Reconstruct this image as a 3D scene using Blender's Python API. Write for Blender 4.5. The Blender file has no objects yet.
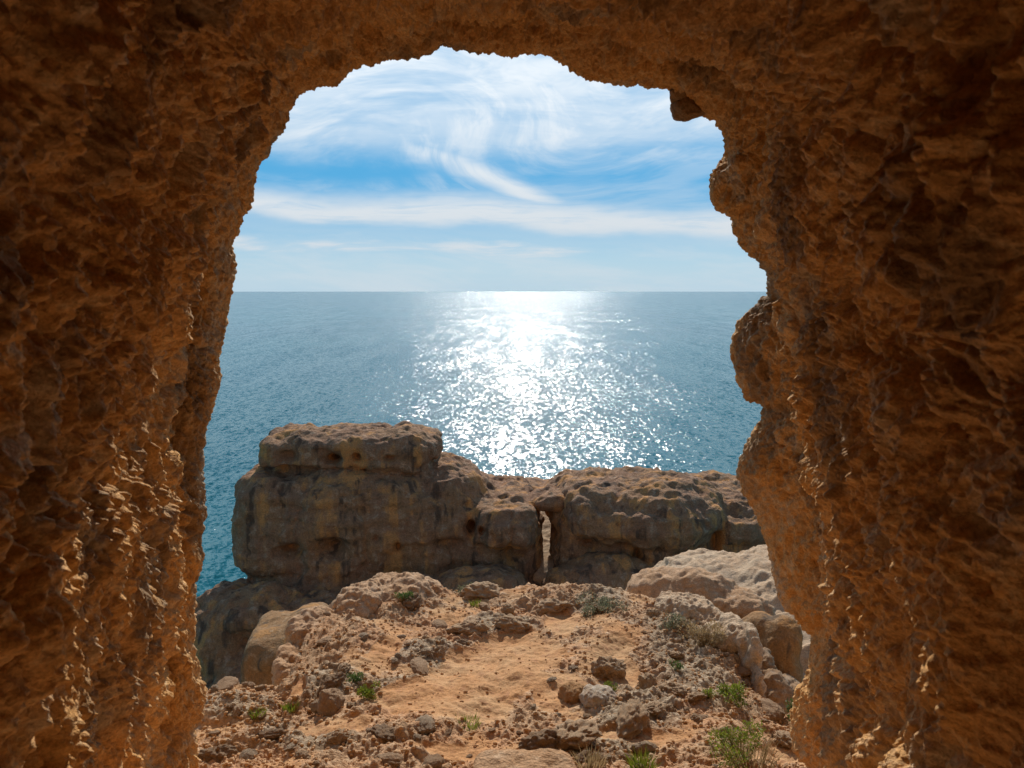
import bpy, bmesh, math, random
import numpy as np
from mathutils import Vector, Matrix, Euler
from mathutils.bvhtree import BVHTree

random.seed(7); RNG = np.random.RandomState(11)
scene = bpy.context.scene
COL = scene.collection
CAMZ = 11.0                      # the camera stands 11 m above the sea
F = 800.0; PITCH = math.radians(6.63)
SUN_EL = 33.0; SUN_AZ = 0.8      # degrees; azimuth to the right of straight ahead

# ------------------------------------------------------------------ noise
_perm = RNG.permutation(256); _perm = np.concatenate([_perm, _perm, _perm]).astype(np.int32)
_g = RNG.normal(size=(256, 3)); _g /= np.linalg.norm(_g, axis=1)[:, None]; _g = _g.astype(np.float32)

def gnoise(p):
    """gradient noise, p (N,3) -> (N,) about -1..1"""
    p = p.astype(np.float32)
    pi = np.floor(p).astype(np.int32); pf = p - pi
    pi &= 255
    u = pf * pf * pf * (pf * (pf * 6 - 15) + 10)
    out = None
    res = []
    for dx in (0, 1):
        for dy in (0, 1):
            for dz in (0, 1):
                h = _perm[_perm[_perm[pi[:, 0] + dx] + pi[:, 1] + dy] + pi[:, 2] + dz]
                g = _g[h]
                res.append(g[:, 0] * (pf[:, 0] - dx) + g[:, 1] * (pf[:, 1] - dy) + g[:, 2] * (pf[:, 2] - dz))
    x, y, z = u[:, 0], u[:, 1], u[:, 2]
    a = res[0] + z * (res[1] - res[0]); b = res[2] + z * (res[3] - res[2])
    c = res[4] + z * (res[5] - res[4]); d = res[6] + z * (res[7] - res[6])
    ab = a + y * (b - a); cd = c + y * (d - c)
    return (ab + x * (cd - ab)) * 1.5

def fbm(p, octv=4, gain=.5, lac=2.03, off=0.):
    s = 0; a = 1.; t = 0
    q = p + off
    for i in range(octv):
        s = s + a * gnoise(q); t += a; a *= gain; q = q * lac + 17.3
    return s / t

def ridged(p, octv=4, gain=.55, lac=2.05, off=0.):
    """sharp crests: 0..1"""
    s = 0; a = 1.; t = 0; q = p + off; w = 1.
    for i in range(octv):
        n = 1 - np.abs(gnoise(q)); n = n * n
        s = s + a * n * w; w = np.clip(n * 1.6, 0, 1); t += a; a *= gain; q = q * lac + 9.1
    return s / t

def billow(p, octv=4, gain=.5, lac=2.1, off=0.):
    """round knobs with sharp creases between"""
    s = 0; a = 1.; t = 0; q = p + off
    for i in range(octv):
        s = s + a * np.abs(gnoise(q)); t += a; a *= gain; q = q * lac + 5.7
    return s / t

def worley(p, off=0.):
    """distance to nearest random point, 0..~1"""
    q = (p + off).astype(np.float32)
    pi = np.floor(q).astype(np.int32); pf = q - pi
    best = np.full(len(q), 9., np.float32)
    for dx in (-1, 0, 1):
        for dy in (-1, 0, 1):
            for dz in (-1, 0, 1):
                h = _perm[_perm[_perm[(pi[:, 0] + dx) & 255] + ((pi[:, 1] + dy) & 255)] + ((pi[:, 2] + dz) & 255)]
                f = (_g[h] * .5 + .5)
                d = (f[:, 0] + dx - pf[:, 0]) ** 2 + (f[:, 1] + dy - pf[:, 1]) ** 2 + (f[:, 2] + dz - pf[:, 2]) ** 2
                best = np.minimum(best, d)
    return np.sqrt(best)

def sstep(a, b, x):
    t = np.clip((x - a) / (b - a), 0, 1)
    return t * t * (3 - 2 * t)

def unp(px, py, Y):
    """the point at forward distance Y on the line of sight of a pixel"""
    px = np.asarray(px, float); py = np.asarray(py, float); Y = np.asarray(Y, float)
    ys = (384 - py) / F; xs = (px - 512) / F
    dy = math.cos(PITCH) + ys * math.sin(PITCH)
    dz = -math.sin(PITCH) + ys * math.cos(PITCH)
    return np.stack(np.broadcast_arrays(xs / dy * Y, Y, CAMZ + dz / dy * Y), -1)

# ------------------------------------------------------------------ objects
def tag(o, label=None, cat=None, group=None, kind=None):
    if label: o['label'] = label
    if cat: o['category'] = cat
    if group: o['group'] = group
    if kind: o['kind'] = kind
    return o

def mkmesh(name, V, faces, mat, smooth=True, attrs=None, normals=None):
    me = bpy.data.meshes.new(name)
    V = np.asarray(V, np.float32); faces = np.asarray(faces, np.int32)
    n = faces.shape[1]
    me.vertices.add(len(V)); me.vertices.foreach_set('co', V.ravel())
    me.loops.add(faces.size); me.loops.foreach_set('vertex_index', faces.ravel())
    me.polygons.add(len(faces)); me.polygons.foreach_set('loop_start', np.arange(0, faces.size, n, dtype=np.int32))
    me.polygons.foreach_set('loop_total', np.full(len(faces), n, np.int32))
    if smooth: me.polygons.foreach_set('use_smooth', np.ones(len(faces), bool))
    me.update(calc_edges=True)
    for k, a in (attrs or {}).items():
        at = me.attributes.new(k, 'FLOAT', 'POINT'); at.data.foreach_set('value', np.asarray(a, np.float32))
    if mat: me.materials.append(mat)
    if normals is not None:
        me.normals_split_custom_set_from_vertices(normals.tolist())
    return me

def link(name, me, loc=(0, 0, 0), parent=None):
    o = bpy.data.objects.new(name, me); COL.objects.link(o); o.location = loc
    if parent: o.parent = parent
    return o

def empty(name, loc):
    o = bpy.data.objects.new(name, None); COL.objects.link(o); o.location = loc; o.empty_display_size = .2
    return o

def mesh_world(name, V, faces, mat, origin=None, parent=None, **kw):
    """link a mesh given in world coordinates; its origin goes to its base"""
    V = np.asarray(V)
    if parent is not None: origin = np.array(parent.location)
    elif origin is None:
        origin = np.array([(V[:, 0].min() + V[:, 0].max()) / 2, (V[:, 1].min() + V[:, 1].max()) / 2, V[:, 2].min()])
    origin = np.asarray(origin, float)
    me = mkmesh(name, V - origin, faces, mat, **kw)
    return link(name, me, (0, 0, 0) if parent is not None else origin, parent)

def grid_faces(nr, nc, wrap=False):
    r = np.arange(nr - 1)[:, None]; c = np.arange(nc if wrap else nc - 1)[None, :]
    c2 = (c + 1) % nc
    a = r * nc + c; b = r * nc + c2; d = (r + 1) * nc + c; e = (r + 1) * nc + c2
    return np.stack([a, b, e, d], -1).reshape(-1, 4)

def grid_normals(P, wrap=False):
    """P (nr,nc,3)"""
    if wrap:
        du = np.roll(P, -1, 1) - np.roll(P, 1, 1)
    else:
        du = np.gradient(P, axis=1)
    dv = np.gradient(P, axis=0)
    n = np.cross(du, dv); n /= np.linalg.norm(n, axis=-1, keepdims=True) + 1e-9
    return n

# ------------------------------------------------------------------ node helper
class NT:
    def __init__(s, tree): s.t = tree; s.n = tree.nodes; s.l = tree.links
    def new(s, typ, **kw):
        nd = s.n.new(typ)
        for k, v in kw.items(): setattr(nd, k, v)
        return nd
    def put(s, sock, v):
        if isinstance(v, bpy.types.NodeSocket): s.l.new(v, sock)
        elif v is not None:
            try: sock.default_value = v
            except Exception: sock.default_value = tuple(v) + (1,)
    def m(s, op, a, b=None, c=None, clamp=False):
        nd = s.new('ShaderNodeMath', operation=op, use_clamp=clamp)
        s.put(nd.inputs[0], a)
        if b is not None: s.put(nd.inputs[1], b)
        if c is not None: s.put(nd.inputs[2], c)
        return nd.outputs[0]
    def vm(s, op, a, b=None):
        nd = s.new('ShaderNodeVectorMath', operation=op)
        s.put(nd.inputs[0], a)
        if b is not None:
            s.put(nd.inputs['Scale'] if op == 'SCALE' else nd.inputs[1], b)
        return nd.outputs[0]
    def mapr(s, v, a, b, c=0., d=1., smooth=True):
        nd = s.new('ShaderNodeMapRange', interpolation_type='SMOOTHSTEP' if smooth else 'LINEAR')
        s.put(nd.inputs[0], v)
        for i, x in enumerate((a, b, c, d)): s.put(nd.inputs[i + 1], x)
        return nd.outputs[0]
    def noise(s, vec, scale, detail=4, rough=.55, dist=0., col=False, typ='FBM'):
        nd = s.new('ShaderNodeTexNoise', noise_type=typ)
        s.put(nd.inputs['Vector'], vec); s.put(nd.inputs['Scale'], scale)
        s.put(nd.inputs['Detail'], detail); s.put(nd.inputs['Roughness'], rough); s.put(nd.inputs['Distortion'], dist)
        return nd.outputs[1 if col else 0]
    def vor(s, vec, scale, feat='F1', out=0):
        nd = s.new('ShaderNodeTexVoronoi', feature=feat)
        s.put(nd.inputs['Vector'], vec); s.put(nd.inputs['Scale'], scale)
        return nd.outputs[out]
    def mix(s, f, a, b, blend='MIX'):
        nd = s.new('ShaderNodeMix', data_type='RGBA', blend_type=blend)
        s.put(nd.inputs[0], f); s.put(nd.inputs[6], a); s.put(nd.inputs[7], b)
        return nd.outputs[2]
    def xyz(s, v):
        nd = s.new('ShaderNodeSeparateXYZ'); s.put(nd.inputs[0], v); return nd.outputs
    def comb(s, x, y, z):
        nd = s.new('ShaderNodeCombineXYZ')
        for i, v in enumerate((x, y, z)): s.put(nd.inputs[i], v)
        return nd.outputs[0]
    def attr(s, name):
        nd = s.new('ShaderNodeAttribute', attribute_name=name); return nd.outputs['Fac']
    def bump(s, h, strength, dist, normal=None):
        nd = s.new('ShaderNodeBump'); s.put(nd.inputs['Strength'], strength); s.put(nd.inputs['Distance'], dist)
        s.put(nd.inputs['Height'], h)
        if normal is not None: s.put(nd.inputs['Normal'], normal)
        return nd.outputs[0]

def c4(c): return tuple(c) + (1,)

def new_mat(name, rough=.92, spec=.25):
    m = bpy.data.materials.new(name); m.use_nodes = True
    nt = NT(m.node_tree); b = m.node_tree.nodes['Principled BSDF']
    b.inputs['Roughness'].default_value = rough
    b.inputs['Specular IOR Level'].default_value = spec
    return m, nt, b

def rock_mat(name, base, light, dark, sc=1., streak=0., streak_cols=None, warm=None, bump=1., lichen=0., bd=.02, fine=1., stain=0.):
    """weathered limestone: colour patches, grain and pits"""
    m, nt, b = new_mat(name)
    tc = nt.new('ShaderNodeTexCoord'); P = tc.outputs['Object']
    n1 = nt.noise(P, 1.3 * sc, 2, .6)
    n2 = nt.noise(P, 6.5 * sc, 4, .65)
    n3 = nt.noise(P, 38 * sc, 2, .7)
    col = nt.mix(nt.mapr(n1, .38, .62), c4(base), c4(warm or base))
    col = nt.mix(nt.mapr(n2, .5, .72, 0, .8), col, c4(light))
    col = nt.mix(nt.mapr(n2, .46, .28, 0, .75), col, c4(dark))
    if streak:
        ps = nt.vm('MULTIPLY', P, (2.6 * sc, 2.6 * sc, .22 * sc))
        s1 = nt.noise(ps, 1.0, 3, .6)
        s2 = nt.noise(nt.vm('ADD', ps, (31, 7, 3)), 1.5, 3, .6)
        ca, cb = streak_cols
        # streaks where big patches allow them
        pat = nt.mapr(n1, .36, .5)
        col = nt.mix(nt.m('MULTIPLY', nt.mapr(s1, .5, .63, 0, streak), pat), col, c4(ca))
        col = nt.mix(nt.m('MULTIPLY', nt.mapr(s2, .55, .68, 0, streak), 1.0), col, c4(cb))
    if lichen:
        l1 = nt.noise(nt.vm('ADD', P, (5, 9, 2)), 3.1 * sc, 4, .7)
        col = nt.mix(nt.mapr(l1, .52, .62, 0, lichen), col, (.27, .25, .22, 1))
    if stain:
        st_ = nt.noise(nt.vm('MULTIPLY', P, (.9, .9, .5)), 1.5, 4, .65)
        col = nt.mix(nt.mapr(st_, .52, .62, 0, stain), col, (.13, .10, .075, 1))
        st2 = nt.noise(nt.vm('ADD', P, (3, 8, 1)), 2.2, 4, .7)
        col = nt.mix(nt.mapr(st2, .56, .64, 0, stain * .8), col, (.52, .43, .32, 1))
    grain = nt.mapr(n3, .3, .7, .72, 1.25, False)
    col = nt.mix(1., col, nt.comb(grain, grain, grain), 'MULTIPLY')
    nt.put(b.inputs['Base Color'], col)
    h = nt.m('ADD', nt.m('MULTIPLY', n2, 1.2), nt.m('MULTIPLY', nt.noise(P, 22 * sc, 4, .7), .9))
    h = nt.m('ADD', h, nt.m('MULTIPLY', n3, .3 * fine))
    nt.put(b.inputs['Normal'], nt.bump(h, bump, bd / sc))
    return m

M = {}
M['cave'] = rock_mat('cave_limestone', (.60, .335, .135), (.70, .49, .275), (.35, .175, .065), 2.2, warm=(.63, .335, .115), bump=1., fine=1.6, bd=.026, stain=.6)
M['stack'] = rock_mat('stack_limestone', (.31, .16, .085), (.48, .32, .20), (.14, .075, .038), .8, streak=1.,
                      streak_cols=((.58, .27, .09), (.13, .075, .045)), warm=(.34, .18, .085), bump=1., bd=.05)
M['pale'] = rock_mat('pale_limestone', (.52, .37, .235), (.58, .44, .30), (.24, .16, .095), 1.6, warm=(.52, .34, .20), bump=1., lichen=.15, bd=.03)
M['honey'] = rock_mat('honey_limestone', (.29, .155, .062), (.44, .29, .16), (.19, .11, .05), 1.4, streak=.9,
                      streak_cols=((.42, .20, .06), (.13, .085, .05)), bump=.9, bd=.03)
M['pink'] = rock_mat('pink_limestone', (.50, .31, .175), (.62, .45, .30), (.27, .155, .08), 2.2, warm=(.48, .28, .145), bump=1., bd=.03)
M['crag'] = rock_mat('grey_crust_rock', (.46, .30, .17), (.60, .46, .31), (.22, .135, .07), 2.8, warm=(.48, .285, .145), bump=1., lichen=.3)
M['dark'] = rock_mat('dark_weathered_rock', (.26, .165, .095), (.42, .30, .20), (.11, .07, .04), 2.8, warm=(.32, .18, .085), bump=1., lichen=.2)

M['crumb'] = rock_mat('crumbled_rock', (.54, .31, .15), (.62, .44, .27), (.34, .19, .09), 2.2, warm=(.50, .27, .12), bump=.3)
M['white'] = rock_mat('whitish_limestone', (.66, .54, .41), (.74, .64, .52), (.40, .28, .18), 2.2, warm=(.60, .42, .27), bump=.9, bd=.03)
M['orange'] = rock_mat('orange_limestone', (.54, .28, .11), (.62, .40, .22), (.30, .15, .06), 2.2, bump=.9, bd=.03)

def ground_mat():
    m, nt, b = new_mat('ledge_sand_and_crust')
    tc = nt.new('ShaderNodeTexCoord'); P = tc.outputs['Object']
    cr = nt.attr('crag'); gr = nt.attr('grey')
    n1 = nt.noise(P, 2.2, 2, .6); n2 = nt.noise(P, 14, 5, .7); n3 = nt.noise(P, 70, 2, .7)
    sand = nt.mix(nt.mapr(n1, .35, .65), (.50, .245, .095, 1), (.52, .30, .14, 1))
    sand = nt.mix(nt.mapr(n2, .5, .66, 0, .6), sand, (.36, .16, .075, 1))
    rock = nt.mix(nt.mapr(n1, .4, .6), (.53, .28, .135, 1), (.50, .305, .165, 1))
    rock = nt.mix(nt.mapr(n2, .5, .68, 0, .8), rock, (.60, .43, .27, 1))
    rock = nt.mix(nt.mapr(n2, .47, .3, 0, .8), rock, (.28, .165, .08, 1))
    rock = nt.mix(nt.m('MULTIPLY', gr, .75), rock, nt.mix(nt.mapr(n2, .4, .6), (.22, .155, .09, 1), (.48, .38, .26, 1)))
    col = nt.mix(nt.mapr(nt.m('ADD', cr, nt.m('MULTIPLY', nt.m('SUBTRACT', n2, .5), .8)), .3, .55), sand, rock)
    g = nt.mapr(n3, .3, .7, .75, 1.22, False)
    col = nt.mix(1., col, nt.comb(g, g, g), 'MULTIPLY')
    nt.put(b.inputs['Base Color'], col)
    h = nt.m('ADD', n2, nt.m('MULTIPLY', n3, .35))
    h = nt.m('MULTIPLY', h, nt.mapr(cr, 0, 1, .45, 1.3, False))
    nt.put(b.inputs['Normal'], nt.bump(h, .9, .03))
    return m
M['ground'] = ground_mat()

def leaf_mat(name, a, bcol):
    m, nt, b = new_mat(name, .6, .3)
    tc = nt.new('ShaderNodeTexCoord')
    n = nt.noise(tc.outputs['Object'], 25, 3)
    nt.put(b.inputs['Base Color'], nt.mix(nt.mapr(n, .35, .65), c4(a), c4(bcol)))
    try:
        b.inputs['Transmission Weight'].default_value = 0
    except Exception: pass
    tr = nt.new('ShaderNodeBsdfTranslucent'); nt.put(tr.inputs[0], nt.mix(nt.mapr(n, .35, .65), c4(a), c4(bcol)))
    mx = nt.new('ShaderNodeMixShader'); mx.inputs[0].default_value = .4
    out = m.node_tree.nodes['Material Output']
    nt.l.new(b.outputs[0], mx.inputs[1]); nt.l.new(tr.outputs[0], mx.inputs[2]); nt.l.new(mx.outputs[0], out.inputs[0])
    return m
M['leaf'] = leaf_mat('fresh_leaf', (.13, .19, .02), (.26, .28, .03))
M['leaf_dark'] = leaf_mat('dark_leaf', (.06, .11, .025), (.12, .17, .04))
M['leaf_grey'] = leaf_mat('grey_leaf', (.13, .14, .08), (.22, .22, .13))
M['dry'] = leaf_mat('dry_twig', (.30, .21, .10), (.42, .30, .15))
M['flower'] = leaf_mat('yellow_flower', (.75, .48, .04), (.8, .55, .06))

# ------------------------------------------------------------------ sea
def water_mat():
    m, nt, b = new_mat('sea_water', .13, .25)
    b.inputs['IOR'].default_value = 1.33
    tc = nt.new('ShaderNodeTexCoord'); P = tc.outputs['Object']
    big = nt.noise(nt.vm('MULTIPLY', P, (1, .6, 1)), .012, 3, .5)
    col = nt.mix(nt.mapr(big, .35, .65), (.001, .105, .132, 1), (.002, .13, .15, 1))
    nt.put(b.inputs['Base Color'], col)
    # wave slopes taken straight from noise, several wave lengths together
    acc = None
    for sc, amp, st in ((.35, .11, (1, .12, 1)), (3.2, .27, (1, .30, 1)), (1.3, .16, (1, 1.2, 1)), (6., .36, (1, .7, 1)), (17., .40, (1, 1, 1))):
        n = nt.noise(nt.vm('MULTIPLY', P, st), sc, 1, .5, 0, col=True)
        v = nt.vm('SCALE', nt.vm('SUBTRACT', n, (.5, .5, .5)), amp * WAVE)
        acc = v if acc is None else nt.vm('ADD', acc, v)
    gust = nt.mapr(nt.noise(nt.vm('MULTIPLY', P, (1, .45, 1)), .03, 4, .6), .3, .7, .75, 1.2, False)
    acc = nt.vm('SCALE', acc, gust)
    acc = nt.vm('MULTIPLY', acc, (.92, 1.07, 0))
    nrm = nt.vm('NORMALIZE', nt.vm('ADD', acc, (0, 0, 1)))
    nt.put(b.inputs['Normal'], nrm)
    return m
WAVE = 2.0
M['water'] = water_mat()
R = 16000.
rings = [0, 60, 200, 1000, 6000, R]
nc = 96; V = []
for r in rings[1:]:
    for k in range(nc):
        a = 2 * math.pi * k / nc; V.append((r * math.cos(a), r * math.sin(a), 0))
V = np.array([(0, 0, 0)] + V)
fc = []
bm = bmesh.new()
vs = [bm.verts.new(v) for v in V]
for k in range(nc): bm.faces.new((vs[0], vs[1 + k], vs[1 + (k + 1) % nc]))
for r in range(len(rings) - 2):
    for k in range(nc):
        a = 1 + r * nc + k; b_ = 1 + r * nc + (k + 1) % nc
        bm.faces.new((vs[a], vs[a + nc], vs[b_ + nc], vs[b_]))
bm.normal_update()
me = bpy.data.meshes.new('sea'); bm.to_mesh(me); bm.free(); me.materials.append(M['water'])
tag(link('sea', me), kind='structure')

# ------------------------------------------------------------------ cave
# rim pixel, inner-edge pixel, rim distance, inner-edge distance, depth of the recess behind the inner edge (pixels)
RIM = [
 (495, 1300, 495, 1420, 4.0, 3.4, 0), (300, 1150, 240, 1230, 4.0, 3.4, 0), (215, 950, 130, 1000, 4.0, 3.4, 0), (196, 820, 155, 840, 4.0, 3.4, 0),
 (197, 768, 157, 780, 4.0, 3.4, 0), (192, 729, 155, 735, 4.0, 3.4, 0), (202, 714, 157, 712, 4.0, 3.4, 0), (204, 689, 159, 685, 4.0, 3.4, 0),
 (192, 654, 157, 650, 4.0, 3.4, 0), (194, 604, 163, 600, 4.0, 3.4, 0), (200, 559, 169, 556, 4.0, 3.4, 0), (197, 544, 171, 540, 4.0, 3.4, 0),
 (204, 519, 175, 515, 4.0, 3.4, 0), (202, 484, 176, 480, 4.0, 3.4, 0), (200, 454, 167, 450, 4.0, 3.4, 0), (206, 425, 164, 420, 4.0, 3.4, 0),
 (217, 384, 165, 380, 4.05, 3.4, 0), (221, 355, 178, 350, 4.1, 3.4, 2), (226, 310, 190, 308, 4.2, 3.4, 8), (233, 280, 196, 280, 4.2, 3.35, 12),
 (232, 240, 198, 235, 4.2, 3.3, 14), (245, 210, 204, 205, 4.2, 3.3, 14), (252, 190, 214, 182, 4.2, 3.3, 14), (262, 160, 232, 146, 4.15, 3.3, 12),
 (270, 145, 243, 128, 4.1, 3.3, 9), (282, 130, 254, 106, 4.1, 3.3, 6), (287, 115, 262, 88, 4.1, 3.35, 3), (300, 92, 276, 62, 4.1, 3.4, 0),
 (328, 83, 305, 42, 4.1, 3.4, 0), (333, 85, 318, 38, 4.1, 3.4, 0), (345, 74, 332, 30, 4.1, 3.4, 0), (357, 67, 345, 22, 4.1, 3.4, 0), (384, 60, 375, 14, 4.1, 3.4, 0),
 (422, 55, 418, 6, 4.1, 3.4, 0), (444, 45, 442, -2, 4.1, 3.4, 0), (460, 49, 459, 0, 4.1, 3.4, 0), (488, 51, 488, 0, 4.1, 3.4, 0),
 (504, 55, 505, 2, 4.1, 3.4, 0), (532, 52, 536, 0, 4.1, 3.4, 0), (548, 53, 556, 2, 4.1, 3.4, 0), (570, 68, 582, 14, 4.1, 3.4, 0),
 (592, 78, 607, 24, 4.1, 3.4, 0), (625, 85, 645, 34, 4.1, 3.4, 0), (668, 86, 695, 42, 4.1, 3.4, 0), (690, 98, 725, 60, 4.1, 3.4, 0),
 (705, 116, 745, 85, 4.15, 3.4, 0), (715, 120, 757, 100, 4.2, 3.4, 0), (726, 139, 768, 122, 4.2, 3.4, 0), (728, 161, 775, 145, 4.25, 3.4, 0),
 (715, 172, 775, 160, 4.3, 3.4, 2), (710, 188, 776, 178, 4.35, 3.4, 3), (717, 208, 776, 202, 4.35, 3.4, 4), (734, 217, 777, 213, 4.3, 3.4, 4),
 (737, 232, 778, 230, 4.3, 3.4, 3), (745, 249, 780, 248, 4.3, 3.4, 3), (761, 262, 785, 264, 4.3, 3.5, 2), (771, 276, 790, 278, 4.3, 3.6, 2),
 (768, 298, 792, 300, 4.4, 3.6, 4), (758, 306, 790, 308, 4.5, 3.6, 5), (737, 327, 786, 330, 4.6, 3.55, 6), (732, 350, 790, 352, 4.6, 3.5, 7),
 (735, 370, 795, 372, 4.6, 3.5, 8), (747, 399, 800, 400, 4.55, 3.45, 8), (765, 406, 804, 410, 4.5, 3.45, 8), (762, 421, 806, 424, 4.5, 3.4, 9),
 (747, 444, 811, 448, 4.6, 3.4, 9), (737, 471, 817, 475, 4.7, 3.4, 10), (745, 494, 822, 498, 4.7, 3.4, 10), (757, 514, 826, 520, 4.65, 3.4, 10),
 (767, 544, 828, 550, 4.6, 3.4, 10), (777, 584, 829, 588, 4.5, 3.4, 10), (787, 609, 829, 612, 4.5, 3.4, 9), (812, 634, 836, 634, 4.4, 3.4, 8),
 (810, 669, 832, 668, 4.3, 3.4, 8), (797, 689, 828, 692, 4.3, 3.4, 8), (791, 719, 826, 722, 4.3, 3.4, 8), (795, 751, 824, 754, 4.2, 3.4, 7),
 (810, 768, 828, 772, 4.2, 3.4, 5), (822, 820, 850, 830, 4.1, 3.4, 0), (820, 950, 880, 980, 4.0, 3.4, 0), (730, 1150, 780, 1230, 4.0, 3.4, 0),
]
def build_cave():
    A = np.array(RIM, float)
    closed = np.vstack([A, A[:1]])
    seg = np.hypot(np.diff(closed[:, 0]), np.diff(closed[:, 1]))
    cum = np.concatenate([[0], np.cumsum(seg)])
    # more samples where the rim is in view
    NCc = 1750
    dens_s = np.linspace(0, cum[-1], 4000)
    yy = np.interp(dens_s, cum, closed[:, 1])
    dens = np.where(yy < 800, 1., .25)
    cd = np.cumsum(dens); cd = (cd - cd[0]) / (cd[-1] - cd[0])
    s = np.interp(np.linspace(0, 1, NCc + 1)[:-1], cd, dens_s)
    a = np.stack([np.interp(s, cum, closed[:, k]) for k in range(7)], 1)
    # the polyline itself is softened with a small kernel and then roughened again
    def soft(x, n):
        k = np.hanning(n + 2)[1:-1]; k /= k.sum()
        return np.convolve(np.concatenate([x[-n:], x, x[:n]]), k, 'same')[n:-n]
    rim = unp(soft(a[:, 0], 9), soft(a[:, 1], 9), soft(a[:, 4], 25))
    cpx, cpy = soft(a[:, 2], 31), soft(a[:, 3], 31)
    ctr = np.array([495., 370.])
    dx, dy = cpx - ctr[0], cpy - ctr[1]; L = np.hypot(dx, dy)
    rec = soft(a[:, 6], 41)
    bpx, bpy = cpx + dx / L * (rec * 4.2 - 4), cpy + dy / L * (rec * 4.2 - 4)
    cr = unp(cpx, cpy, soft(a[:, 5], 41))
    bk = unp(bpx, bpy, soft(a[:, 5], 41) + .32)
    C = lambda Y: np.array([-.03, Y, CAMZ - .35])
    def out(Pb, sc, Y):
        d = Pb - np.array([-.03, 0, CAMZ - .35]); q = np.empty_like(Pb)
        q[:, 0] = -.03 + d[:, 0] * sc; q[:, 2] = CAMZ - .35 + d[:, 2] * sc; q[:, 1] = Y
        return q
    shade_brow = sstep(.3, .9, rim[:, 2] - CAMZ)      # unseen overhang above the mouth, added to keep sun off the upper walls
    keys = []   # (t, ring)
    # outside first: back, outer hull, front cliff, rim, recess, inner edge, tunnel, back wall
    ry = rim[:, 1]
    keys += [(0, out(rim, .05, ry * 0 - 9.)), (12, out(rim, 4., ry * 0 - 8.5)), (24, out(rim, 5., ry * 0 - 2)), (36, out(rim, 4.6, ry * 0 + 2.5)),
             (50, out(rim, 2.8, ry + .1 + shade_brow * .8)), (66, out(rim, 1.55, ry + .28 + shade_brow * 1.2)), (82, out(rim, 1.12, ry + .2 + shade_brow * .2)), (96, out(rim, 1.02, ry + .07)), (104, rim),
             (190, rim + (bk - rim) * np.array([.82, .8, .82])), (215, bk), (240, cr)]
    for t, sc, Y in ((270, .955, 3.15), (330, .885, 2.7), (390, .825, 2.3), (450, .775, 1.9), (485, .745, 1.5), (560, .80, .4), (600, 1.1, -1.6), (618, 1.15, -4.), (630, .7, -5.6), (642, .03, -6.)):
        keys.append((t, out(cr, sc, ry * 0 + Y)))
    T = np.array([k[0] for k in keys], float); K = np.array([k[1] for k in keys])
    tt = np.arange(0, 643, 1.0)
    # monotone smooth interpolation between rings (Catmull-Rom tangents, limited)
    P = np.empty((len(tt), NCc, 3))
    tan = np.zeros_like(K)
    d = (K[1:] - K[:-1]) / (T[1:] - T[:-1])[:, None, None]
    tan[1:-1] = np.where(d[1:] * d[:-1] > 0, 2 * d[1:] * d[:-1] / (d[1:] + d[:-1] + 1e-12), 0)
    for i, t in enumerate(tt):
        k = min(np.searchsorted(T, t, side='right') - 1, len(T) - 2)
        h = T[k + 1] - T[k]; u = (t - T[k]) / h
        P[i] = (2*u**3-3*u**2+1)*K[k] + (u**3-2*u**2+u)*h*tan[k] + (-2*u**3+3*u**2)*K[k+1] + (u**3-u**2)*h*tan[k+1]
    N = grid_normals(P, True)
    # make normals point into the open air
    mid = N[300] * (np.array([-.03, 0, CAMZ - .35]) - P[300]) * np.array([1, 0, 1])
    if mid.sum() < 0: N = -N; flip = True
    else: flip = False
    tw = tt[:, None] * np.ones((1, NCc))
    q = P.reshape(-1, 3); n = N.reshape(-1, 3); w = tw.ravel()
    near = sstep(106, 175, w)                     # 0 at rim, 1 on the walls
    outer = sstep(100, 60, w)
    st = q * np.array([1., .75, .62])             # features run a little down the wall
    wv = np.stack([fbm(q * 2.3, 3, off=3), fbm(q * 2.3, 3, off=43), fbm(q * 2.3, 3, off=83)], 1)
    stw = st + wv * .09
    big = fbm(q * .9, 3, off=11.)
    lump = billow(stw * 2.4, 2, off=21.)
    rg = ridged(st * 3.4, 3, .5, off=2.)
    wo = worley(stw * 9.5, off=5.) ** 2 * 1.25
    wo2 = worley(stw * 21., off=9.) ** 2 * 1.25
    wo3 = worley(stw * 46., off=19.) ** 1.5 * 1.1
    grit = ridged(st * 15., 3, .6, off=91.)
    wo4 = worley(q * 3.6, off=29.) ** 2
    fine = fbm(q * 45, 3, .65, off=7.)
    patch = sstep(-.35, .2, fbm(q * 1.1, 2, off=71.)); patch2 = sstep(-.2, .25, fbm(q * 2.1, 2, off=171.))
    disp = big * .10 * near + (lump - .25) * .16 * near + (rg - .5) * .06 * (.15 + .85 * near)
    disp += (.4 - wo4) * .05 * near + (.4 - wo) * .072 * (.3 + .7 * near) * (.3 + .7 * patch)
    disp += (.4 - wo2) * .060 * (.45 + .55 * near) * (.35 + .65 * patch2) + (grit - .45) * .022 + (.4 - wo3) * .030 * (.5 + .5 * near)
    disp -= .035 * near * sstep(.15, .4, fbm(stw * 9.5, 2, off=141.))      # pits
    disp += fine * .013
    disp = disp * (1 + outer * 1.5)
    disp *= 1 - .7 * sstep(565, 620, w)
    P2 = (q + n * disp[:, None]).reshape(P.shape)
    N2 = grid_normals(P2, True)
    if flip: N2 = -N2
    faces_all = grid_faces(len(tt), NCc, True)
    if not flip: faces_all = faces_all[:, ::-1]
    # check orientation on one face
    f = faces_all[300 * NCc + 10]; vv = P2.reshape(-1, 3)[f]
    fn = np.cross(vv[1] - vv[0], vv[2] - vv[0])
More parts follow.
